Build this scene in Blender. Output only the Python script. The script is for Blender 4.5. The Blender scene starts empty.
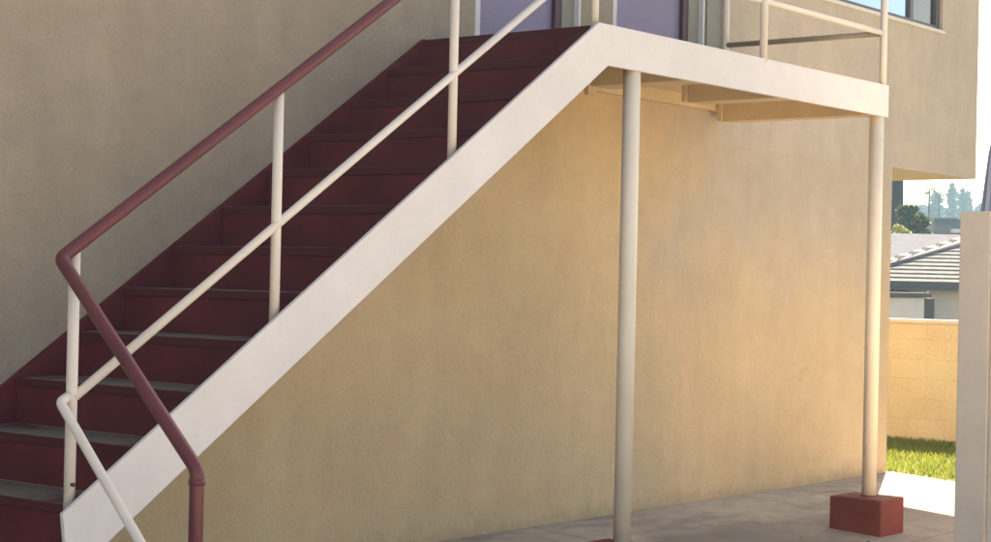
import bpy, bmesh, math, random
from mathutils import Vector, Matrix
import numpy as np
R_ = math.radians
random.seed(7); rng = np.random.default_rng(7)
scn = bpy.context.scene
col = scn.collection

# ---------------------------------------------------------------- camera
F_PX = 1780.49
yaw, pitch, roll = R_(51.1529), R_(0.3089), R_(1.2749)
fw = Vector((math.sin(yaw)*math.cos(pitch), math.cos(yaw)*math.cos(pitch), math.sin(pitch)))
rt = Vector((math.cos(yaw), -math.sin(yaw), 0)); up = rt.cross(fw)
RR = rt*math.cos(roll)+up*math.sin(roll); UU = -rt*math.sin(roll)+up*math.cos(roll)
CAM = Vector((0, -6.6369, 1.5))
cd = bpy.data.cameras.new('camera'); cam = bpy.data.objects.new('camera', cd); col.objects.link(cam)
cd.sensor_width = 36; cd.lens = F_PX*36/991; cd.clip_start = .05; cd.clip_end = 3000
m = Matrix.Identity(4)
for i in range(3): m[i][0] = RR[i]; m[i][1] = UU[i]; m[i][2] = -fw[i]; m[i][3] = CAM[i]
cam.matrix_world = m
scn.camera = cam
# ---------------------------------------------------------------- light
SUN = Vector((1.25, .56, 1.0)).normalized()
w = bpy.data.worlds.new('World'); scn.world = w; w.use_nodes = True
nt = w.node_tree; bg = nt.nodes['Background']
sky = nt.nodes.new('ShaderNodeTexSky'); sky.sky_type = 'NISHITA'; sky.sun_disc = False
sky.sun_elevation = math.asin(SUN.z); sky.sun_rotation = math.atan2(SUN.x, SUN.y)
sky.air_density = 1.0; sky.dust_density = 2.0; sky.ozone_density = 1.0
nt.links.new(sky.outputs[0], bg.inputs[0]); bg.inputs[1].default_value = .06
sl = bpy.data.lights.new('sun', 'SUN'); sl.energy = 5.0; sl.angle = R_(.55); sl.color = (1, .93, .82)
so = bpy.data.objects.new('sun', sl); col.objects.link(so)
so.rotation_euler = SUN.to_track_quat('Z', 'Y').to_euler(); so.location = (20, 12, 16)
vs = scn.view_settings; vs.view_transform = 'Standard'; vs.look = 'None'; vs.gamma = 1; vs.use_curve_mapping = False
vs.exposure = 2.5
vs.use_white_balance = True; vs.white_balance_temperature = 8900; vs.white_balance_tint = 16   # camera balanced for open shade

# ---------------------------------------------------------------- helpers
def link(o): col.objects.link(o); return o
def tag(o, label=None, cat=None, group=None, kind=None):
    for k, v in (('label', label), ('category', cat), ('group', group), ('kind', kind)):
        if v: o[k] = v
    return o
def empty(name, loc=(0, 0, 0), rz=0):
    o = bpy.data.objects.new(name, None); o.location = loc; o.rotation_euler = (0, 0, rz); o.empty_display_size = .1
    return link(o)
class MB:
    def __init__(s): s.bm = bmesh.new()
    def box(s, x0, x1, y0, y1, z0, z1, bev=0):
        r = bmesh.ops.create_cube(s.bm, size=1)['verts']
        for v in r:
            v.co = Vector(((x0+x1)/2+v.co.x*(x1-x0), (y0+y1)/2+v.co.y*(y1-y0), (z0+z1)/2+v.co.z*(z1-z0)))
        if bev:
            ed = list({e for v in r for e in v.link_edges})
            bmesh.ops.bevel(s.bm, geom=ed, offset=bev, segments=2, profile=.6, affect='EDGES')
        return s
    def tube(s, pts, r, n=20, taper=None, cap=True):
        pts = [Vector(p) for p in pts]; rings = []
        for i, p in enumerate(pts):
            d0 = (p-pts[i-1]).normalized() if i else None
            d1 = (pts[i+1]-p).normalized() if i < len(pts)-1 else None
            t = (d0+d1).normalized() if d0 and d1 else (d0 or d1)
            a = Vector((0, 0, 1)) if abs(t.z) < .9 else Vector((0, 1, 0))
            u = t.cross(a).normalized(); v = u.cross(t)
            if i: # keep ring orientation close to the last one
                u = (lu - t*lu.dot(t)).normalized(); v = u.cross(t)
            lu = u
            k = 1/max(.5, (d0.dot(t) if d0 and d1 else 1))
            rr = taper[i] if taper else r
            rings.append([s.bm.verts.new(p+(u*math.cos(2*math.pi*j/n)+v*math.sin(2*math.pi*j/n))*rr) for j in range(n)])
        for a, b in zip(rings, rings[1:]):
            for j in range(n):
                f = s.bm.faces.new((a[j], a[(j+1) % n], b[(j+1) % n], b[j])); f.smooth = True
        if cap: s.bm.faces.new(rings[0][::-1]); s.bm.faces.new(rings[-1])
        return s
    def prism(s, outline, axis, a, b, bev=0):
        """outline in the plane normal to axis ('y': (x,z), 'x': (y,z), 'z': (x,y)), extruded a..b"""
        def P(p, t): return {'y': (p[0], t, p[1]), 'x': (t, p[0], p[1]), 'z': (p[0], p[1], t)}[axis]
        A = [s.bm.verts.new(P(p, a)) for p in outline]; B = [s.bm.verts.new(P(p, b)) for p in outline]
        fs = [s.bm.faces.new(A), s.bm.faces.new(B[::-1])]; n = len(A)
        for i in range(n): fs.append(s.bm.faces.new((A[i], B[i], B[(i+1) % n], A[(i+1) % n])))
        if bev:
            bmesh.ops.bevel(s.bm, geom=list({e for f in fs for e in f.edges}), offset=bev, segments=2, profile=.6, affect='EDGES')
        return s
    def face(s, pts): s.bm.faces.new([s.bm.verts.new(p) for p in pts]); return s
    def build(s, name, mat, parent=None):
        bmesh.ops.recalc_face_normals(s.bm, faces=s.bm.faces)
        me = bpy.data.meshes.new(name); s.bm.to_mesh(me); s.bm.free(); me.materials.append(mat)
        o = bpy.data.objects.new(name, me)
        if parent: o.parent = parent
        return link(o)
def arc_path(pts, rad, n=6):
    """polyline with rounded corners"""
    pts = [Vector(p) for p in pts]; out = [pts[0]]
    for a, b, c in zip(pts, pts[1:], pts[2:]):
        d0 = (a-b).normalized(); d1 = (c-b).normalized()
        p0 = b+d0*rad; p1 = b+d1*rad
        for i in range(n+1):
            t = i/n; out.append(p0*(1-t)**2+b*2*t*(1-t)+p1*t*t)
    return out+[pts[-1]]

# ---------------------------------------------------------------- materials
class N:
    def __init__(s, name):
        s.m = bpy.data.materials.new(name); s.m.use_nodes = True; s.t = s.m.node_tree
        s.b = s.t.nodes['Principled BSDF']
    def n(s, typ, **k):
        o = s.t.nodes.new('ShaderNode'+typ)
        for a, v in k.items():
            if a in o.inputs: o.inputs[a].default_value = v
            else: setattr(o, a, v)
        return o
    def l(s, a, b): s.t.links.new(a, b)
    def coord(s, scale=(1, 1, 1)):
        c = s.n('TexCoord'); mp = s.n('Mapping'); mp.inputs['Scale'].default_value = scale
        s.l(c.outputs['Object'], mp.inputs[0]); return mp.outputs[0]
    def noise(s, scale, detail=4, rough=.55, vec=None, dist=0):
        o = s.n('TexNoise'); o.inputs['Scale'].default_value = scale; o.inputs['Detail'].default_value = detail
        o.inputs['Roughness'].default_value = rough; o.inputs['Distortion'].default_value = dist
        s.l(vec if vec is not None else s.coord(), o.inputs['Vector']); return o.outputs['Fac']
    def ramp(s, fac, stops):
        o = s.n('ValToRGB'); e = o.color_ramp.elements
        while len(e) < len(stops): e.new(.5)
        for el, (p, c) in zip(e, stops): el.position = p; el.color = (*c, 1) if len(c) == 3 else c
        s.l(fac, o.inputs[0]); return o.outputs[0]
    def mix(s, fac, a, b, typ='MIX'):
        o = s.n('MixRGB'); o.blend_type = typ
        for i, x in enumerate((fac, a, b)):
            if hasattr(x, 'default_value'): s.l(x, o.inputs[i])
            else: o.inputs[i].default_value = x if not isinstance(x, tuple) else (*x, 1)[:4]
        return o.outputs[0]
    def bump(s, h, strength, dist=.01, nrm=None):
        o = s.n('Bump'); o.inputs['Strength'].default_value = strength; o.inputs['Distance'].default_value = dist
        s.l(h, o.inputs['Height'])
        if nrm is not None: s.l(nrm, o.inputs['Normal'])
        return o.outputs[0]
    def done(s, color=None, rough=None, normal=None, **k):
        for sock, v in (('Base Color', color), ('Roughness', rough), ('Normal', normal)):
            if v is None: continue
            if hasattr(v, 'default_value'): s.l(v, s.b.inputs[sock])
            else: s.b.inputs[sock].default_value = (*v, 1) if isinstance(v, tuple) else v
        for a, v in k.items(): s.b.inputs[a.replace('_', ' ')].default_value = v
        return s.m
def g(c, f): return tuple(min(1, x*f) for x in c)

def stucco(name, c, streak=.5, sky_tint=None):
    M = N(name)
    big = M.noise(.9, 5, .6); mid = M.noise(5, 5, .65, dist=.6); fine = M.noise(120, 3, .6)
    st = M.noise(2.2, 5, .6, M.coord((1.6, 1.6, .22)))
    a = M.ramp(big, [(.32, g(c, .93)), (.68, g(c, 1.05))])
    b = M.mix(.5, a, M.ramp(mid, [(.3, (.45, .445, .44)), (.7, (.56, .56, .56))]), 'OVERLAY')
    b = M.mix(streak*.45, b, M.ramp(st, [(.38, (.38, .36, .34)), (.62, (.58, .58, .58))]), 'OVERLAY')
    b = M.mix(.22, b, M.ramp(M.noise(55, 5, .7), [(.3, (.39, .39, .39)), (.7, (.61, .61, .61))]), 'OVERLAY')
    b = M.mix(.2, b, M.ramp(fine, [(.3, (.3, .3, .3)), (.7, (.7, .7, .7))]), 'OVERLAY')
    if sky_tint:   # painted light: warm bounce tint gives way to skylit tint beyond the landing
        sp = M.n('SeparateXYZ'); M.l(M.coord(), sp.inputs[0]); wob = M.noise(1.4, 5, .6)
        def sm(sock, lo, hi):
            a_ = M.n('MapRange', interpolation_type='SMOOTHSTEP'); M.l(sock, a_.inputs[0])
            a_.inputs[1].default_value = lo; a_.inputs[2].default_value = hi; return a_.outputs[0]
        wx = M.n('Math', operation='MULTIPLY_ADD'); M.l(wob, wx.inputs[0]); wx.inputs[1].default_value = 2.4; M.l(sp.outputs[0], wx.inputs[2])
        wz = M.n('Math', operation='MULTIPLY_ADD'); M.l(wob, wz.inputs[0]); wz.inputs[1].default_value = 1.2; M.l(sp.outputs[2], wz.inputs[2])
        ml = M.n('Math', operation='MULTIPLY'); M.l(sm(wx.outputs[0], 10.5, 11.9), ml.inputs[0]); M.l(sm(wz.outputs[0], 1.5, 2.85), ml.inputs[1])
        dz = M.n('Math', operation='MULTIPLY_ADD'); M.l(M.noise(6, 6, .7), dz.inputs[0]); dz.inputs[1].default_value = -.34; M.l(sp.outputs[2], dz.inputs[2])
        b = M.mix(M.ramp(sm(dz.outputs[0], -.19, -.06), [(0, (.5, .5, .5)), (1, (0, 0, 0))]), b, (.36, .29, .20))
        lo_c = b; b = M.mix(ml.outputs[0], lo_c, M.mix(1.0, lo_c, tuple(q/p for p, q in zip(c, sky_tint)), 'MULTIPLY'))
    # patched areas of slightly different render, hairline cracks
    pt = M.noise(1.15, 3, .5, M.coord((1, 1, 1.3)), 1.5)
    b = M.mix(M.ramp(pt, [(.565, (0, 0, 0)), (.60, (.5, .5, .5)), (.66, (.25, .25, .25))]), b, M.mix(1.0, b, (1.09, 1.05, 1.04), 'MULTIPLY'))
    vo = M.n('TexVoronoi', feature='DISTANCE_TO_EDGE'); vo.inputs['Scale'].default_value = .55
    wv = M.n('TexNoise'); wv.inputs['Scale'].default_value = 3; wv.inputs['Detail'].default_value = 6; cc = M.coord(); M.l(cc, wv.inputs['Vector'])
    M.l(M.mix(.22, cc, wv.outputs['Color']), vo.inputs['Vector'])
    ck = M.n('Math', operation='LESS_THAN'); M.l(vo.outputs['Distance'], ck.inputs[0]); ck.inputs[1].default_value = .0018
    msk = M.n('Math', operation='MULTIPLY'); M.l(ck.outputs[0], msk.inputs[0]); M.l(M.ramp(M.noise(.7, 2), [(.56, (0, 0, 0)), (.66, (.3, .3, .3))]), msk.inputs[1])
    b = M.mix(msk.outputs[0], b, g(c, .7))
    trowel = M.noise(14, 4, .6, dist=1.2)
    nb = M.bump(trowel, .5, .02); nb = M.bump(M.noise(48, 4, .65), .35, .012, nb); nb = M.bump(fine, .5, .006, nb)
    return M.done(b, .92, nb, Specular_IOR_Level=.2)
def paint(name, c, rough=.45, var=.08, bump=.05, chips=None, spec=.35):
    M = N(name)
    big = M.noise(3.5, 5, .6); fine = M.noise(45, 4, .6)
    a = M.ramp(big, [(.3, g(c, 1-var)), (.7, g(c, 1+var))])
    a = M.mix(.12, a, M.ramp(fine, [(.3, (.3, .3, .3)), (.7, (.7, .7, .7))]), 'OVERLAY')
    if chips:
        ch = M.noise(9, 6, .7); f = M.ramp(ch, [(.64, (0, 0, 0)), (.70, (1, 1, 1))]); a = M.mix(f, a, chips)
    return M.done(a, M.ramp(fine, [(.3, (rough-.08,)*3), (.7, (rough+.1,)*3)]), M.bump(fine, bump, .004), Specular_IOR_Level=spec)

m_wall = stucco('stucco_shade_tint', (.355, .303, .243), .35)  # same stucco made greyer and darker, shade of the left wall in its colour
m_wall_low = stucco('stucco_bounce_tint', (.62, .475, .305), .35, (.48, .415, .34))  # warm ground bounce under stairs and landing put into the stucco colour
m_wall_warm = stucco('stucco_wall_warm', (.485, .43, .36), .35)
m_white = paint('cream_paint', (.715, .69, .69), .42, .05, chips=None)
m_rail = paint('cream_rail_paint', (.74, .69, .635), .5, .05, spec=.2)
m_maroon = paint('maroon_gloss_paint', (.135, .034, .042), .34, .12)
m_riser = paint('maroon_step_paint', (.13, .023, .030), .65, .25, spec=.12)
m_block = paint('oxblood_block_paint', (.165, .042, .036), .7, .2, .25, spec=.12)
m_joist = paint('tan_joist_paint', (.60, .48, .31), .6, .1)
m_column = paint('cream_column_paint', (.82, .745, .62), .5, .06, spec=.2)
m_roof = paint('roof_tar', (.12, .11, .10), .9, .2)
m_eave = paint('eave_paint', (.5, .44, .36), .7, .1)
m_door = paint('violet_door_paint', (.215, .185, .315), .4, .06)
m_door_stop = paint('plum_edge_paint', (.09, .035, .055), .5, .1)
m_trim = paint('pale_trim_paint', (.62, .62, .66), .5, .05)
m_reveal = paint('sage_reveal_paint', (.27, .265, .23), .7, .08)
m_alu = N('window_aluminium').done((.35, .35, .38), .4, Metallic=.6)
m_dark_alu = N('dark_window_frame').done((.09, .085, .10), .45)
m_rail_shade = paint('rail_shade_paint', (.30, .24, .18), .6, .15)  # darker brown stands in for shade on the back-lit end rail
m_sill = paint('sill_paint', (.62, .60, .58), .6, .05)
def glass(name, c, rough, met):
    M = N(name); f = M.noise(1.3, 2, .5)
    return M.done(c, rough, M.bump(f, .02, .02), Metallic=met)
m_pane = glass('mirror_window_glass', (.31, .47, .67), .03, .9)
m_pane_dark = glass('screened_window_glass', (.17, .19, .21), .12, .8)
m_brass = N('door_handle_metal').done((.55, .48, .3), .3, Metallic=1)
m_bolt = N('bolt_steel').done((.06, .05, .05), .5, Metallic=.6)

def tread_mat():
    M = N('worn_tread_paint')
    c = M.coord(); n1 = M.noise(4.5, 6, .65, c, .8); n2 = M.noise(60, 4, .6)
    sep = M.n('SeparateXYZ'); M.l(c, sep.inputs[0])
    # worn walking line in the middle of the flight
    d = M.n('Math', operation='ADD'); M.l(sep.outputs[1], d.inputs[0]); d.inputs[1].default_value = .62
    ab = M.n('Math', operation='ABSOLUTE'); M.l(d.outputs[0], ab.inputs[0])
    inv = M.n('Math', operation='MULTIPLY_ADD'); M.l(ab.outputs[0], inv.inputs[0]); inv.inputs[1].default_value = -.55; inv.inputs[2].default_value = .28
    sm = M.n('Math', operation='ADD'); M.l(inv.outputs[0], sm.inputs[0]); M.l(n1, sm.inputs[1])
    a = M.ramp(sm.outputs[0], [(.40, (.085, .03, .033)), (.64, (.165, .143, .128))])
    geo = M.n('NewGeometry'); s2 = M.n('SeparateXYZ'); M.l(geo.outputs['Normal'], s2.inputs[0])
    upw = M.n('Math', operation='GREATER_THAN'); M.l(s2.outputs[2], upw.inputs[0]); upw.inputs[1].default_value = .5
    a = M.mix(upw.outputs[0], (.088, .018, .023), a)   # paint survives on the nosing, worn off the top
    a = M.mix(.25, a, M.ramp(n2, [(.3, (.3, .3, .3)), (.7, (.7, .7, .7))]), 'OVERLAY')
    return M.done(a, .65, M.bump(n2, .3, .004), Specular_IOR_Level=.15)
m_tread = tread_mat()
def concrete_mat():
    M = N('weathered_concrete')
    c = M.coord(); n1 = M.noise(.8, 6, .62, c, .5); n2 = M.noise(7, 6, .65, c); n3 = M.noise(160, 3, .6, c)
    a = M.ramp(n1, [(.30, (.36, .32, .275)), (.72, (.52, .475, .415))])
    a = M.mix(.55, a, M.ramp(n2, [(.3, (.36, .36, .36)), (.7, (.62, .62, .62))]), 'OVERLAY')
    a = M.mix(.3, a, M.ramp(n3, [(.3, (.3, .3, .3)), (.7, (.7, .7, .7))]), 'OVERLAY')
    st_ = M.noise(1.6, 7, .7, M.coord((.55, 1.5, 1)), .8)
    a = M.mix(M.ramp(st_, [(.50, (0, 0, 0)), (.66, (.75, .75, .75))]), a, (.23, .21, .19))
    sy = M.n('SeparateXYZ'); M.l(c, sy.inputs[0])
    wy = M.n('Math', operation='MULTIPLY_ADD'); M.l(M.noise(1.3, 6, .65, M.coord((.6, 1, 1))), wy.inputs[0]); wy.inputs[1].default_value = 1.6; M.l(sy.outputs[1], wy.inputs[2])
    ms_ = M.n('MapRange', interpolation_type='SMOOTHSTEP'); M.l(wy.outputs[0], ms_.inputs[0]); ms_.inputs[1].default_value = -2.2; ms_.inputs[2].default_value = -1.4
    gf = M.n('Math', operation='MULTIPLY'); M.l(M.ramp(wy.outputs[0], [(.0, (.55, .55, .55)), (.30, (0, 0, 0))]), gf.inputs[0]); M.l(ms_.outputs[0], gf.inputs[1])
    a = M.mix(gf.outputs[0], a, (.17, .15, .135))   # foot-worn, grimy strip
    # sawn joints
    sep = M.n('SeparateXYZ'); M.l(c, sep.inputs[0])
    js = []
    for ax, sp, off in ((0, 2.44, 1.1), (1, 1.62, .0)):
        ad = M.n('Math', operation='ADD'); M.l(sep.outputs[ax], ad.inputs[0]); ad.inputs[1].default_value = off+100*sp
        pp = M.n('Math', operation='PINGPONG'); M.l(ad.outputs[0], pp.inputs[0]); pp.inputs[1].default_value = sp/2
        lt = M.n('Math', operation='LESS_THAN'); M.l(pp.outputs[0], lt.inputs[0]); lt.inputs[1].default_value = .007
        js.append(lt.outputs[0])
    mx = M.n('Math', operation='MAXIMUM'); M.l(js[0], mx.inputs[0]); M.l(js[1], mx.inputs[1])
    jm = M.n('Math', operation='MULTIPLY'); M.l(mx.outputs[0], jm.inputs[0]); jm.inputs[1].default_value = .55
    a = M.mix(jm.outputs[0], a, (.09, .08, .07))
    vo = M.n('TexVoronoi', feature='DISTANCE_TO_EDGE'); vo.inputs['Scale'].default_value = .8
    wv = M.n('TexNoise'); wv.inputs['Scale'].default_value = 4; wv.inputs['Detail'].default_value = 6; M.l(c, wv.inputs['Vector'])
    M.l(M.mix(.25, c, wv.outputs['Color']), vo.inputs['Vector'])
    ck = M.n('Math', operation='LESS_THAN'); M.l(vo.outputs['Distance'], ck.inputs[0]); ck.inputs[1].default_value = .003
    msk = M.n('Math', operation='MULTIPLY'); M.l(ck.outputs[0], msk.inputs[0]); M.l(M.ramp(M.noise(.6, 2, .5, c), [(.48, (0, 0, 0)), (.6, (.6, .6, .6))]), msk.inputs[1])
    a = M.mix(msk.outputs[0], a, (.10, .09, .08))
    return M.done(a, .9, M.bump(n3, .4, .004, M.bump(n2, .2, .01)), Specular_IOR_Level=.25)
m_conc = concrete_mat()
M = N('dry_earth'); m_earth = M.done(M.ramp(M.noise(.25, 6), [(.3, (.05, .06, .025)), (.7, (.12, .10, .06))]), .95)
M = N('grass_soil'); m_soil = M.done(M.ramp(M.noise(6, 5), [(.3, (.04, .06, .015)), (.7, (.08, .09, .03))]), .95)
def leaf_mat(name, c0, c1, trans=.35, sc=.9):
    M = N(name)
    info = M.n('NewGeometry'); n1 = M.noise(sc, 3)
    a = M.ramp(info.outputs['Random Per Island'], [(0, c0), (1, c1)])
    a = M.mix(.4, a, M.ramp(n1, [(.3, (.3, .3, .3)), (.7, (.7, .7, .7))]), 'OVERLAY')
    M.l(a, M.b.inputs['Base Color']); M.b.inputs['Roughness'].default_value = .6
    tr = M.n('BsdfTranslucent'); M.l(a, tr.inputs[0]); ms = M.n('MixShader'); ms.inputs[0].default_value = trans
    M.l(M.b.outputs[0], ms.inputs[1]); M.l(tr.outputs[0], ms.inputs[2])
    M.l(ms.outputs[0], M.t.nodes['Material Output'].inputs[0]); return M.m
m_grass = leaf_mat('grass_blades', (.085, .14, .02), (.26, .30, .06), .4, 2.5)
m_leaf = leaf_mat('dark_leaves', (.035, .06, .02), (.08, .11, .04))
m_leaf_y = leaf_mat('yellow_green_leaves', (.12, .15, .03), (.2, .22, .06), .45)
m_leaf_b = leaf_mat('blue_green_leaves', (.035, .06, .055), (.06, .10, .09), .15)
m_bark = paint('dark_bark', (.028, .02, .024), .9, .3, .5)
def block_wall_mat():
    M = N('yellow_block_wall')
    c = M.coord(); br = M.n('TexBrick'); mp = M.n('Mapping'); mp.inputs['Rotation'].default_value = (R_(90), 0, R_(90))
    tc = M.n('TexCoord'); sep = M.n('SeparateXYZ'); cmb = M.n('CombineXYZ')
    M.l(tc.outputs['Object'], sep.inputs[0]); M.l(sep.outputs[1], cmb.inputs[0]); M.l(sep.outputs[2], cmb.inputs[1])
    M.l(cmb.outputs[0], br.inputs['Vector'])
    br.inputs['Scale'].default_value = 1; br.inputs['Brick Width'].default_value = .4; br.inputs['Row Height'].default_value = .2
    br.inputs['Mortar Size'].default_value = .008; br.inputs['Mortar Smooth'].default_value = .4
    n1 = M.noise(2.2, 5, .6, c); n2 = M.noise(40, 4, .6, c)
    br.inputs['Color1'].default_value = (.66, .53, .34, 1); br.inputs['Color2'].default_value = (.64, .51, .325, 1); br.inputs['Mortar'].default_value = (.61, .48, .305, 1)
    a = M.mix(.5, br.outputs[0], M.ramp(n1, [(.3, (.38, .37, .36)), (.7, (.6, .6, .6))]), 'OVERLAY')
    a = M.mix(.25, a, M.ramp(n2, [(.3, (.3, .3, .3)), (.7, (.7, .7, .7))]), 'OVERLAY')
    iv = M.n('Math', operation='SUBTRACT'); iv.inputs[0].default_value = 1; M.l(br.outputs['Fac'], iv.inputs[1])
    return M.done(a, .92, M.bump(n2, .4, .006, M.bump(iv.outputs[0], .25, .008)))
m_fence = block_wall_mat()
m_cap = paint('block_cap', (.60, .54, .45), .85, .1, .2)
m_post = paint('beige_wood_paint', (.80, .685, .575), .7, .07, .15)

# ================================================================ SETTING
W = 1.2725; HT = 2.8448; HB = 2.6352
def gz(y): return .06*max(y, -3.0) if y < 0 else 0
# ---- large ground sheet
bm = bmesh.new(); xs = [-250, -60, -20, 0, 16.9, 20, 26, 34, 60, 120, 250, 450]; ys = [-350, -120, -40, -15, 0, 15, 40, 100, 220, 450]
def ez(x): return -.42 if x <= 20 else max(-1.15, -.42-.73*(x-20)/14)
vv = [[bm.verts.new((x, y, ez(x))) for y in ys] for x in xs]
for i in range(len(xs)-1):
    for j in range(len(ys)-1): bm.faces.new((vv[i][j], vv[i+1][j], vv[i+1][j+1], vv[i][j+1]))
mb = MB(); mb.bm.free(); mb.bm = bm
tag(mb.build('ground', m_earth), kind='structure')
# ---- concrete pavement, gently falling away from the building
bm = bmesh.new(); ys = [-30, -8, -3.0, -2, -1, 0, 18]; xs = [-14, 0, 6, 10, 13.52]
vv = [[bm.verts.new((x, y, gz(y)-.004)) for y in ys] for x in xs]
for i in range(len(xs)-1):
    for j in range(len(ys)-1): bm.faces.new((vv[i][j], vv[i+1][j], vv[i+1][j+1], vv[i][j+1]))
mb = MB(); mb.bm.free(); mb.bm = bm
tag(mb.build('pavement', m_conc), kind='structure')
# ---- lawn: soil bed and blades
bm = bmesh.new(); ys = [-30, -8, -3, -2, -1, 0, 18]; xs = [13.52, 15, 16.72]
vv = [[bm.verts.new((x, y, gz(y)-.012)) for y in ys] for x in xs]
for i in range(len(xs)-1):
    for j in range(len(ys)-1): bm.faces.new((vv[i][j], vv[i+1][j], vv[i+1][j+1], vv[i][j+1]))
mb = MB(); mb.bm.free(); mb.bm = bm
tag(mb.build('lawn_bed', m_soil), kind='structure')
def blades(n, x0, x1, y0, y1, hmin, hmax):
    X = rng.uniform(x0, x1, n); Y = rng.uniform(y0, y1, n)
    # ragged front border
    X = np.where(X < x0+.1, X+rng.uniform(-.05, .12, n), X)
    H = rng.uniform(hmin, hmax, n); A = rng.uniform(0, 2*math.pi, n); wd = rng.uniform(.004, .009, n)
    L = rng.uniform(.2, .8, n)*H; B = rng.uniform(0, 2*math.pi, n)
    Z = np.where(Y < 0, .06*np.maximum(Y, -3), 0)-.012
    dx, dy = np.cos(A)*wd, np.sin(A)*wd
    v = np.stack([np.stack([X-dx, Y-dy, Z], 1), np.stack([X+dx, Y+dy, Z], 1),
                  np.stack([X+L*np.cos(B), Y+L*np.sin(B), Z+H], 1)], 1).reshape(-1, 3)
    return v
v = np.concatenate([blades(26000, 13.5, 16.55, -1.6, 2.6, .02, .06), blades(14000, 13.5, 16.55, -7, -1.6, .03, .08), blades(5000, 13.5, 16.55, 2.6, 8, .03, .08)])
me = bpy.data.meshes.new('lawn'); f = np.arange(len(v)).reshape(-1, 3)
me.from_pydata(v.tolist(), [], f.tolist()); me.materials.append(m_grass)
lawn = link(bpy.data.objects.new('lawn', me)); tag(lawn, 'short bright green grass strip at the foot of the yellow block wall', 'grass', kind='stuff')

# ================================================================ APARTMENT BUILDING
bld = empty('apartment_building', (13.4, 0, 0))
tag(bld, 'tan stucco two-storey apartment building behind the staircase with violet doors', 'building')
BX0, BXL, BXU, BY1, ZS, ZR = -6.0, 13.40, 15.04, 11.0, 2.50, 6.0
def P(o): # parent keeping world position (root is unrotated)
    o.parent = bld; o.location = (-13.4, 0, 0); return o
D1 = (8.0, 9.03); D2 = (9.39, 10.48); ZD = 4.92
WX = (12.06, 14.29); WZ = (3.735, 4.95)
def wall_grid(x0, x1, z0, z1, holes, y=0, depth=.16):
    xs = sorted({x0, x1, *[h[0] for h in holes], *[h[1] for h in holes]}); zs = sorted({z0, z1, *[h[2] for h in holes], *[h[3] for h in holes]})
    bm = bmesh.new(); V = {}
    def vt(x, yy, z):
        k = (round(x, 4), round(yy, 4), round(z, 4))
        if k not in V: V[k] = bm.verts.new((x, yy, z))
        return V[k]
    for a, b in zip(xs, xs[1:]):
        for c, d in zip(zs, zs[1:]):
            if any(h[0] <= a and b <= h[1] and h[2] <= c and d <= h[3] for h in holes): continue
            bm.faces.new((vt(a, y, c), vt(b, y, c), vt(b, y, d), vt(a, y, d)))
    for h in holes:
        q = [(h[0], h[2]), (h[1], h[2]), (h[1], h[3]), (h[0], h[3])]
        for (a, c), (b, d) in zip(q, q[1:]+q[:1]):
            bm.faces.new((vt(a, y, c), vt(a, y+depth, c), vt(b, y+depth, d), vt(b, y, d)))
    return bm
# front wall, left portion up to the end of the landing, and the warmer right portion
ZT = 2.80   # painted bounce tint stops behind landing and flight, greyer shade tint runs above
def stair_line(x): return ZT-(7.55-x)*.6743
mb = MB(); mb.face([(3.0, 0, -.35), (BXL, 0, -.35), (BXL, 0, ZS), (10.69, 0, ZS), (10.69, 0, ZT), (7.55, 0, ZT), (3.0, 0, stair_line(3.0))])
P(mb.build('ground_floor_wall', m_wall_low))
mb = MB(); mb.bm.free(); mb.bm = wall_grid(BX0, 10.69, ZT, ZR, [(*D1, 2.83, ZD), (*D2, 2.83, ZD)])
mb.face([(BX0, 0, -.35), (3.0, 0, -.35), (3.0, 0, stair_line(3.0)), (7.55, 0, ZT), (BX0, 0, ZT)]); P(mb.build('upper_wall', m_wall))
mb = MB(); mb.bm.free(); mb.bm = wall_grid(10.69, BXU, ZS, ZR, [(*WX, *WZ)]); P(mb.build('upper_wall', m_wall_warm))
# other faces of the body
mb = MB()
mb.face([(BXL, 0, -.35), (BXL, BY1, -.35), (BXL, BY1, ZS), (BXL, 0, ZS)])
mb.face([(BX0, BY1, -.35), (BX0, 0, -.35), (BX0, 0, ZS), (BX0, BY1, ZS)]); mb.face([(BXL, BY1, -.35), (BX0, BY1, -.35), (BX0, BY1, ZS), (BXL, BY1, ZS)])
P(mb.build('end_wall', m_wall_warm))
mb = MB()
mb.face([(BXU, 0, ZS), (BXU, BY1, ZS), (BXU, BY1, ZR), (BXU, 0, ZR)]); mb.face([(BX0, BY1, ZS), (BX0, 0, ZS), (BX0, 0, ZR), (BX0, BY1, ZR)])
mb.face([(BXU, BY1, ZS), (BX0, BY1, ZS), (BX0, BY1, ZR), (BXU, BY1, ZR)])
P(mb.build('upper_end_wall', m_wall_warm))
mb = MB(); mb.face([(BXL, 0, ZS), (BXU, 0, ZS), (BXU, BY1, ZS), (BXL, BY1, ZS)]); P(mb.build('overhang_soffit', m_wall_warm))
P(MB().box(BX0-.4, BXU+.12, -.45, BY1+.4, ZR, ZR+.16).build('roof', m_roof))
P(MB().box(BX0-.42, BXU+.14, -.47, -.45, ZR-.06, ZR+.2).build('eave_fascia', m_eave))
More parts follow.
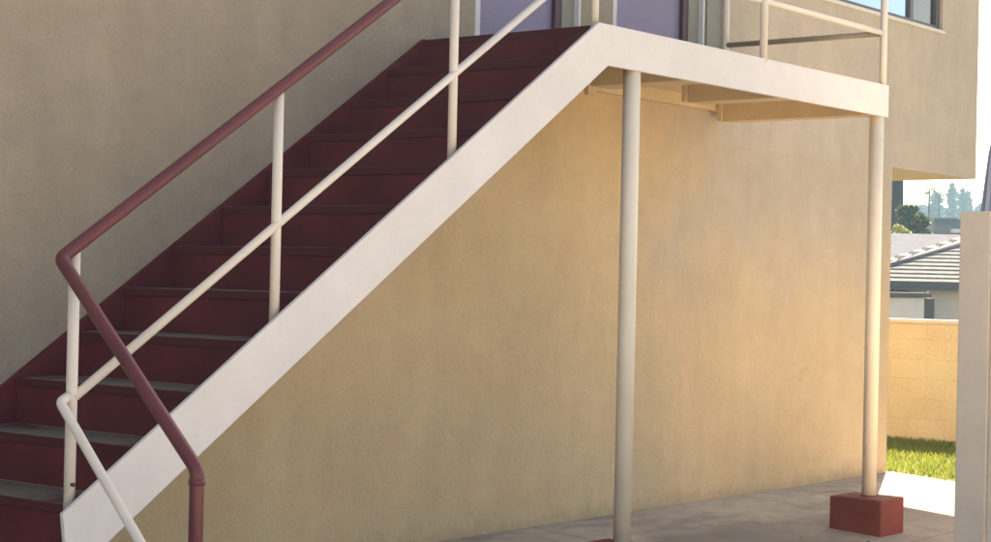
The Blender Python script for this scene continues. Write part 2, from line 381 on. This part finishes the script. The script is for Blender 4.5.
# doors
for (x0, x1) in (D1, D2):
    ww = x1-x0
    fr = MB(); fr.box(x0, x0+.06, .012, .10, 2.83, ZD); fr.box(x0, x1, .012, .10, ZD-.05, ZD-.002)
    d = P(MB().box(x0+.062, x1-.212, .062, .105, 2.85, ZD-.052, .004).build('door', m_door))
    o = fr.build('door_frame', m_trim); o.parent = d
    o = MB().box(x1-.21, x1-.15, .035, .11, 2.83, ZD-.052).build('door_edge', m_door_stop); o.parent = d
    o = MB().box(x1-.148, x1-.022, .03, .11, 2.83, ZD-.052).build('door_side_panel', m_reveal); o.parent = d
    o = MB().box(x1-.02, x1, -.006, .10, 2.83, ZD-.052).build('edge_trim', m_trim); o.parent = d
    hb = MB().tube([(x1-.28, .062, 3.85), (x1-.28, .0, 3.85), (x1-.40, .0, 3.85)], .012, 10); o = hb.build('handle', m_brass); o.parent = d
P(MB().box(10.50, 10.672, -.014, -.002, 2.852, ZD-.3, .003).build('utility_panel', m_reveal))
# window
x0, x1 = WX; z0, z1 = WZ; xa, xb = 12.58, 13.76
fr = MB()
fr.box(x0, x1, .03, .09, z0, z0+.035); fr.box(x0, x1, .03, .09, z1-.05, z1)
for a, b in ((x0, x0+.06), (x1-.07, x1)): fr.box(a, b, .028, .088, z0+.0352, z1-.0502)
for a in (xa, xb): fr.box(a-.03, a+.03, .032, .086, z0+.0352, z1-.0502)
win = P(fr.build('window', m_dark_alu))
for a, b, mm in ((x0+.0602, xa-.0302, m_pane_dark), (xa+.0302, xb-.0302, m_pane), (xb+.0302, x1-.0702, m_pane_dark)):
    o = MB().box(a, b, .055, .063, z0+.0354, z1-.0504).build('pane', mm); o.parent = win
o = MB().box(x0-.03, x1+.03, -.015, .028, z0-.032, z0-.002, .003).build('sill', m_sill); o.parent = win

# ================================================================ STAIRCASE
XA, XA2, S, XN, RISE = 7.4699, 7.5585, .6743, 7.5147, .2021
RUN = RISE/S
st = empty('exterior_staircase', (4.15, -W, gz(-W)))
tag(st, 'outdoor staircase with maroon steps, cream stringer, pipe railing and raised landing', 'staircase')
def SP(o): o.parent = st; o.location = -Vector(st.location); return o
FRONT = -W
def ztop(x): return HT-(XA-x)*S
def zbot(x): return HB-(XA2-x)*S
# stringer and landing fascia: one folded steel channel face
SP(MB().prism([(4.142, ztop(4.142)), (XA, HT), (10.757, HT), (10.757, HB), (XA2, HB), (4.19, zbot(4.19)), (4.162, .45)], 'y', FRONT, FRONT+.020, .003).build('stringer', m_white))
SP(MB().prism([(XN-12.6*RUN, HT-12.6*RISE+.0), (XN+.011, HT+.004), (XN+.011, HT-.2), (XN-12.6*RUN, HT-12.6*RISE-.28)], 'y', -.036, -.004).build('wall_stringer', m_riser))
for k in range(14):
    z = HT-k*RISE; xn = XN-k*RUN; zb = max(z-RISE, gz(-W)) if k < 13 else gz(-W)-.02
    SP(MB().box(xn+.012, xn+.032, FRONT+.022, -.038 if k else -.003, zb, z-.0402).build('riser', m_riser))
    SP(MB().box(xn if k else xn+.0115, xn+RUN+.012, FRONT+.022, -.038 if k else -.003, z-.04, z, .006).build('tread', m_tread))
SP(MB().box(XN+RUN+.014, 10.7, FRONT+.022, -.003, HT-.05, HT-.004, .004).build('landing_deck', m_joist))
# joists under the landing
for (xa_, xb_, ya) in ((8.37, 8.57, -.58), (9.40, 9.57, -.58), (10.60, 10.74, -.1)):
    j = SP(MB().box(xa_, xb_, FRONT+.022, ya, HB+.004, HT-.0505, .003).build('joist', m_joist))
    o = MB().box(xa_-.03, xa_+.05, ya+.001, ya+.03, HB-.045 if xa_ < 9 else HB+.008, HT-.06).build('hanger_bracket', m_joist); o.parent = j
SP(MB().box(XN+.05, 10.7, -.06, -.004, HT-.13, HT-.0505).build('ledger', m_joist))
# support posts standing on the painted blocks
HBLK = .145
def on_line(px_x): return px_x
PX1, PX2 = 7.856, 10.70
for x in (PX1, PX2):
    SP(MB().tube([(x, FRONT+.055, HBLK-.04), (x, FRONT+.055, HB+.1)], .047, 28).build('support_post', m_column))
# railing
YR = FRONT+.022+.045
hH, hM, ZM = .978, .394, 3.187
YR = -W
def zh(x): return 1.591+.683*(x-4.208)
def zm(x): return 1.045+.666*(x-4.254)
XP = [4.222, 5.264, 6.396, 7.522]
for i, x in enumerate(XP):
    zt = (zh(x) if i < 3 else HT+hH)-.02
    p_ = SP(MB().tube([(x, YR+.068, ztop(x)-.12), (x, YR+.068, zt)], .0215, 18).build('railing_post', m_rail))
    if i == 0:
        o = MB().tube([(x-.004, YR+.05, ztop(x)+.045), (x-.004, YR+.038, ztop(x)+.045)], .008, 10).build('bolt', m_bolt); o.parent = p_
XE = 10.715
for (x, y) in ((9.164, YR+.02), (XE, YR+.025), (XE, -.035)):
    SP(MB().tube([(x, y, HT-.02), (x, y, HT+hH)], .0235, 18).build('railing_post', m_rail))
YH = YR+.05
hr = arc_path([(XE, -.035, HT+hH), (XE, YR+.025, HT+hH), (7.53, YH, HT+hH), (4.142, YH, zh(4.142)), (4.149, -1.994, .824), (4.149, -1.994, gz(-1.994)-.03)], .026)
SP(MB().tube(hr, .0255, 20).build('handrail', m_maroon))
o = SP(MB().tube([(4.149, -1.994, .795), (4.149, -1.994, .772)], .029, 20).build('handrail_sleeve', m_maroon))
mr = arc_path([(7.52, YH+.01, zm(7.52)), (4.225, YH+.01, zm(4.225))], .05)
SP(MB().tube(mr, .0185, 18).build('mid_rail', m_rail))
SP(MB().tube(arc_path([(4.20, YH+.01, 1.03), (4.152, YH-.005, 1.012), (4.149, -1.703, .544), (4.149, -1.98, .27)], .02), .0185, 18).build('mid_rail', m_rail))
SP(MB().tube([(7.52, YR+.05, HT+.35), (XE, YR+.025, ZM)], .0185, 18).build('mid_rail', m_rail))
SP(MB().tube([(XE, YR+.025, ZM-.002), (XE, -.035, ZM-.002)], .0185, 18).build('mid_rail', m_rail_shade))
# painted concrete blocks under the posts
for x, lab in ((PX1, 'oxblood painted concrete block under the nearer cream support post at the bottom edge'), (PX2, 'oxblood painted concrete block under the far corner support post of the landing')):
    b = MB().box(-.165, .165, -.185, .185, -.12, HBLK, .012).build('post_footing', m_block)
    b.location = (x-.075, FRONT+.03, -.03 if x < 9 else 0); tag(b, lab, 'concrete block', 'painted blocks under the landing posts')

# small things on the ground
mb = MB(); mb.face([(-.035, 0, .004), (0, -.02, .012), (0, .02, .006)]); mb.face([(0, -.02, .012), (.05, 0, .02), (0, .02, .006)])
lf = mb.build('dry_leaf', m_bark); lf.location = (10.12, -1.50, gz(-1.5)); tag(lf, 'dark dry leaf lying on the concrete in front of the far block', 'leaf')

# ================================================================ BOUNDARY
fe = empty('block_wall', (16.67, 2, 0)); tag(fe, 'low yellow concrete block wall along the lawn behind the building', 'block wall')
o = MB().box(0, .15, -10, 8, -.5, 1.165).build('block_courses', m_fence, fe)
o = MB().box(-.012, .162, -10, 8, 1.165, 1.205, .006).build('cap', m_cap, fe)
fp = empty('wooden_fence', (9.6, -2.346, gz(-2.4))); tag(fp, 'beige painted fence post and panel at the right edge in the foreground', 'fence')
FZ = 1.955-gz(-2.4)
MB().box(-.0, .125, -.149, .035, -.02, FZ, .006).build('fence_post', m_post, fp)
MB().box(.012, .05, -3.2, -.158, .03, FZ-.004, .004).build('fence_panel', m_post, fp)

# ================================================================ NEIGHBOURHOOD BEHIND
def at(px, py, d):
    r = fw+RR*((px-495.5)/F_PX)-UU*((py-271)/F_PX); return CAM+r*d
exec_haze = True
def frame(px, py, d):
    """world matrix helper: origin on the ray, local x to the right of the view, y away"""
    p = at(px, py, d); return p, math.atan2(rt.y, rt.x)
# ---- neighbour's house
m_wallw = paint('pale_house_wall', (.62, .62, .62), .8, .06)
m_fasc = paint('slate_fascia', (.075, .082, .095), .6, .1)
m_shing = paint('grey_shingle', (.145, .16, .195), .95, .12, .4, spec=.0)
def tile_mat():
    M = N('concrete_roof_tile'); c = M.coord(); n1 = M.noise(6, 5, .6, c)
    sep = M.n('SeparateXYZ'); M.l(c, sep.inputs[0])
    return M.done(M.ramp(n1, [(.3, (.15, .16, .17)), (.7, (.23, .24, .25))]), .85, M.bump(n1, .3, .01), Specular_IOR_Level=0)
m_tile = tile_mat()
m_vine = leaf_mat('vine_leaves', (.04, .05, .03), (.09, .1, .06))
D = 40.0
p0, az = frame(928, 318, D)
GZ = -1.15
h = empty('neighbour_house', (p0.x, p0.y, GZ), az); tag(h, 'grey roofed low house with pale walls beyond the yellow block wall', 'house')
k = D/F_PX # metres per px at D
def u(px): return (px-928)*k
def zz(py): return at(928, py, D).z-GZ
e0, e1 = u(838), u(1060)
ze = zz(283)
MB().box(u(846), u(1050), .5, 8.5, 0, ze-.12).build('wall', m_wallw, h)
MB().box(e0, e1, -.06, -.02, zz(290.5), zz(281.5)).build('fascia', m_fasc, h)
MB().box(e0, e1, -.02, .6, zz(290.5)+.03, zz(290.5)+.05).build('eave_soffit', m_fasc, h)
# hipped tile roof in stepped courses
T = .27; nC = 10; L0, L1 = e0, e1
mb = MB()
for i in range(nC):
    y0 = i*.36; y1 = y0+.40; z0_ = ze+y0*T+.035; z1_ = ze+y1*T
    xl0, xl1 = L0+y0, L0+y1
    mb.prism([(y0, z0_-.06), (y0, z0_), (y1, z1_), (y1, z1_-.06)], 'x', xl0, L1)
rf = mb.build('tile_roof', m_tile, h)
mb = MB()
n_hip = 9
for i in range(n_hip):
    a = i*.42; b = a+.46
    mb.tube([(L0+a-.05, a-.02, ze+a*T+.09), (L0+b-.05, b-.02, ze+b*T+.05)], .085, 8)
o = mb.build('hip_tiles', m_cap, rf)
o = MB().tube([(L0-.05, -.14, ze-.02), (L0+n_hip*.42-.05, n_hip*.42-.14, ze+n_hip*.42*T-.0)], .085, 8).build('hip_board', m_fasc, rf)
# main shingle roof behind
yb0, yb1 = 2.2, 8.4
zr0 = zz(276)-.1; zr1 = at(928, 234, D+8.4).z-GZ
mb = MB(); mb.prism([(yb0, zr0-.1), (yb0, zr0), (yb1, zr1), (yb1+6, zr0), (yb1+6, zr0-.1)], 'x', u(800), u(1080)); mb.build('shingle_roof', m_shing, h)
# low lean-to with dark cap, dark post and vine
MB().box(u(870), u(911), -1.2, .49, 0, zz(298)).build('lean_to_wall', m_wallw, h)
MB().box(u(868), u(917), -1.3, .48, zz(297.5), zz(293)).build('lean_to_cap', m_fasc, h)
MB().box(u(911.5), u(922), -1.1, .48, 0, zz(298)).build('side_door', m_fasc, h)
MB().box(u(924.5), u(926), -.2, -.1, 0, zz(290.8)).build('downpipe', m_wallw, h)

def leaves(clumps, n, size, flat=.0):
    """many leaf quads gathered in clumps: (centre, radii) list"""
    V = []; wts = np.array([c[1][0]*c[1][1]*c[1][2] for c in clumps])**.7; cnt = np.maximum(8, (wts/wts.sum()*n)).astype(int)
    for (c, r), q in zip(clumps, cnt):
        d = rng.normal(size=(q, 3)); d /= np.linalg.norm(d, axis=1)[:, None]
        rad = rng.uniform(.35, 1.0, q)**.5
        p = np.array(c)+d*rad[:, None]*np.array(r)
        a = rng.normal(size=(q, 3)); a /= np.linalg.norm(a, axis=1)[:, None]
        b = np.cross(a, rng.normal(size=(q, 3))); b /= np.linalg.norm(b, axis=1)[:, None]
        s_ = (size*rng.uniform(.6, 1.3, q))[:, None]
        V.append(np.stack([p-a*s_, p+b*s_*.5, p+a*s_, p-b*s_*.5], 1))
    V = np.concatenate(V).reshape(-1, 3)
    return V
def leaf_obj(name, V, mat, parent=None):
    me = bpy.data.meshes.new(name); me.from_pydata(V.tolist(), [], np.arange(len(V)).reshape(-1, 4).tolist()); me.materials.append(mat)
    o = bpy.data.objects.new(name, me); o.parent = parent; return link(o)
def tree(px, top, base_w, d, label, shape, mat, n, size, trunk_r, group=None, name='tree', cat='tree', crown_lo=.3):
    p = at(px, 300, d); H = at(px, top, d).z-(-1.15); kk = d/F_PX; wr = base_w*kk/2
    t = empty(name, (p.x, p.y, -1.15)); tag(t, label, cat, group)
    lo = H*crown_lo; cl = []
    if shape == 'round':
        for i in range(30):
            a = random.uniform(0, 6.28); q = random.uniform(0, 1)**.6; hz = random.uniform(lo, H*.96)
            fr_ = math.sin(min(1, max(.12, (hz-lo)/(H-lo)))*math.pi*.9+.15)
            rr = wr*fr_*q*.8; s_ = wr*random.uniform(.16, .48)
            cl.append(((rr*math.cos(a), rr*math.sin(a), hz), (s_, s_, s_*.75)))
    elif shape == 'spire':
        for i in range(14):
            f_ = i/13; hz = lo+(H-lo)*f_; s_ = wr*(1-.82*f_)*random.uniform(.7, 1.05)
            cl.append(((random.uniform(-.2, .2)*wr, random.uniform(-.2, .2)*wr, hz), (s_, s_, (H-lo)/15)))
    V = leaves(cl, n, size); leaf_obj('crown', V, mat, t)
    mb = MB(); mb.tube([(0, 0, -.1), (.05, 0, H*.45), (0, .05, H*.85)], trunk_r, 9, [trunk_r*1.2, trunk_r*.8, trunk_r*.2])
    for i in range(5):
        a = i*1.3; q = H*(.4+.08*i); mb.tube([(0, 0, q), (math.cos(a)*wr*.5, math.sin(a)*wr*.5, q+wr*.45)], .1, 6, [trunk_r*.45, trunk_r*.12])
    mb.build('trunk', m_bark, t); return t
# big dark trunk just past the building corner
p = at(896.5, 250, 70); t = empty('tree', (p.x, p.y, -1.15)); tag(t, 'thick dark trunked tree at the building corner, its crown hidden by the overhang', 'tree')
mb = MB(); kk = 70/F_PX; mb.tube([(0, 0, -.1), (.02, 0, 4.2), (-.04, 0, 8.6)], .2, 14, [7.5*kk, 6.4*kk, 5.6*kk]); mb.build('trunk', m_bark, t)
leaf_obj('crown', leaves([((random.uniform(-2.2, .2), random.uniform(-1, 1.6), random.uniform(8.4, 11)), (.8, .8, .8)) for i in range(12)], 2500, .16), m_leaf, t)
tree(909, 199, 46, 56, 'dark green leafy tree right of the thick dark trunk', 'round', m_leaf, 6500, .10, .16, crown_lo=.25)
tree(919, 208, 26, 72, 'blurred mid green tree between the dark tree and the far spires', 'round', m_leaf_b, 4500, .13, .18, crown_lo=.2)
t = empty('shrub', tuple(at(909, 240, 51)[:2])+(-1.15,)); tag(t, 'yellow green sunlit shrub above the grey roof beside the dark trunk', 'shrub')
hh = at(909, 222, 51).z+1.15
leaf_obj('foliage', leaves([((random.uniform(-.28, .28), random.uniform(-.3, .3), hh*random.uniform(.55, .95)), (.2, .2, .22)) for i in range(10)]+[((0, 0, hh*.4), (.4, .4, .8))], 1800, .07), m_leaf_y, t)
MB().tube([(0, 0, 0), (0, 0, hh*.6)], .05, 8).build('stem', m_bark, t)
far = [(932, 197, 13, 230, 'spire'), (941, 199, 40, 275, 'round'), (949, 191, 15, 240, 'spire'), (957, 203, 40, 280, 'round'), (966, 198, 14, 250, 'spire'), (924, 205, 36, 278, 'round'), (975, 203, 40, 270, 'round'), (986, 201, 40, 285, 'round'), (937, 202, 10, 245, 'spire'), (953, 199, 11, 260, 'spire'), (961, 196, 9, 235, 'spire')]
labs = ['slim hazy spire tree left of the far tree row', 'low hazy rounded tree between two far spires', 'tallest hazy blue spire in the middle of the far tree row',
        'hazy rounded tree right of the tallest spire', 'hazy spire tree beside the pale wall near the fence post', 'hazy rounded tree at the left end of the far row',
        'hazy rounded tree half hidden above the fence post', 'farthest hazy tree behind the closed blue umbrella',
        'short hazy spire just right of the two palm tufts', 'mid height hazy spire touching the tallest spire on its right', 'thin hazy spire between the mid spire and the pale shed']
for (a, b, c, d, s_), lb in zip(far, labs):
    tree(a, b, c, d, lb, s_, m_leaf_b, 4200, .7, .4, group='far hazy trees', crown_lo=.1)
# two far palms whose tufts float over the tree row
for (a, b, d, lb) in ((927, 191, 150, 'tiny far palm left, its tuft floating above the hazy trees'), (937, 192, 170, 'tiny far palm right of the other palm tuft')):
    p = at(a, 300, d); H = at(a, b, d).z+1.15; t = empty('palm_tree', (p.x, p.y, -1.15)); tag(t, lb, 'palm tree', 'far palms')
    MB().tube([(0, 0, 0), (.1, 0, H*.5), (0, 0, H)], .12, 8, [.2, .12, .09]).build('trunk', m_bark, t)
    mb = MB()
    for i in range(16):
        an = i*2.4; el = random.uniform(-.5, .8); dr = Vector((math.cos(an)*math.cos(el), math.sin(an)*math.cos(el), math.sin(el)))
        q0 = Vector((0, 0, H)); q1 = q0+dr*.55; q2 = q1+dr*.4+Vector((0, 0, -.35)); sd = dr.cross(Vector((0, 0, 1))).normalized()*.13
        mb.face([q0-sd*.3, q0+sd*.3, q1+sd, q1-sd]); mb.face([q1-sd, q1+sd, q2])
    mb.build('fronds', m_leaf, t)
# far dark-roofed building with pale stripe, white sunlit wall
m_blueg = paint('slate_blue_building', (.10, .115, .14), .7, .1)
p, az = frame(948, 232, 90); kk = 90/F_PX
b = empty('far_building', (p.x, p.y, -1.15), az); tag(b, 'dark flat topped building far behind the grey roof', 'building')
top = at(948, 220.5, 90).z+1.15
MB().box(-14*kk, 14*kk, 0, 6, 0, top).build('wall', m_blueg, b); MB().box(-15*kk, 15*kk, -.3, 6.3, top+.002, top+.12).build('roof', m_fasc, b)
zc = at(954, 231, 90).z+1.15; MB().box(2*kk, 11*kk, -.5, -.002, zc-.09, zc+.09).build('awning', m_wallw, b)
m_bright = paint('whitewash', (.82, .82, .80), .8, .03)
p, az = frame(966, 240, 62); kk = 62/F_PX
b = empty('white_shed', (p.x, p.y, -1.15), az-.9); tag(b, 'small whitewashed shed wall beside the fence post', 'shed')
top = at(966, 219, 62).z+1.15; MB().box(-.25, .6, 0, 1.8, 0, top).build('wall', m_bright, b); MB().box(-.3, .65, -.05, 1.85, top+.002, top+.06).build('roof', m_cap, b)
# closed umbrella over the fence
m_canvas = paint('slate_blue_canvas', (.20, .26, .40), .8, .12, .3)
p = at(993, 260, 11.6); um = empty('patio_umbrella', (p.x, p.y, gz(p.y))); tag(um, 'closed slate blue umbrella rising behind the fence post', 'umbrella')
mb = MB(); n = 20; rings = []
for (z, r) in ((1.62, .085), (1.95, .088), (2.2, .066), (2.5, .038), (2.62, .02)):
    rings.append([mb.bm.verts.new((math.cos(2*math.pi*j/n)*r*(1+.22*(j % 2)), math.sin(2*math.pi*j/n)*r*(1+.22*(j % 2)), z)) for j in range(n)])
for a, b_ in zip(rings, rings[1:]):
    for j in range(n): mb.bm.faces.new((a[j], a[(j+1) % n], b_[(j+1) % n], b_[j]))
mb.bm.faces.new(rings[0][::-1]); mb.bm.faces.new(rings[-1]); mb.build('canopy', m_canvas, um)
MB().tube([(0, 0, .06), (0, 0, 1.8)], .02, 12).build('pole', m_post, um); MB().tube([(0, 0, 0), (0, 0, .07)], .05, 24).build('base', m_fasc, um)

# ================================================================ HAZE
def haze(dens=.0008):
    m_ = bpy.data.materials.new('haze_air'); m_.use_nodes = True; t_ = m_.node_tree
    for n_ in list(t_.nodes):
        if n_.type != 'OUTPUT_MATERIAL': t_.nodes.remove(n_)
    v_ = t_.nodes.new('ShaderNodeVolumePrincipled'); v_.inputs['Color'].default_value = (.38, .70, 1, 1); v_.inputs['Density'].default_value = dens; v_.inputs['Anisotropy'].default_value = .2
    t_.links.new(v_.outputs[0], [n_ for n_ in t_.nodes if n_.type == 'OUTPUT_MATERIAL'][0].inputs['Volume'])
    o = MB().box(-260, 460, -360, 460, -2.2, 16).build('haze', m_); tag(o, kind='stuff', label='pale haze in the air over the distant trees', cat='haze')
if exec_haze: haze()
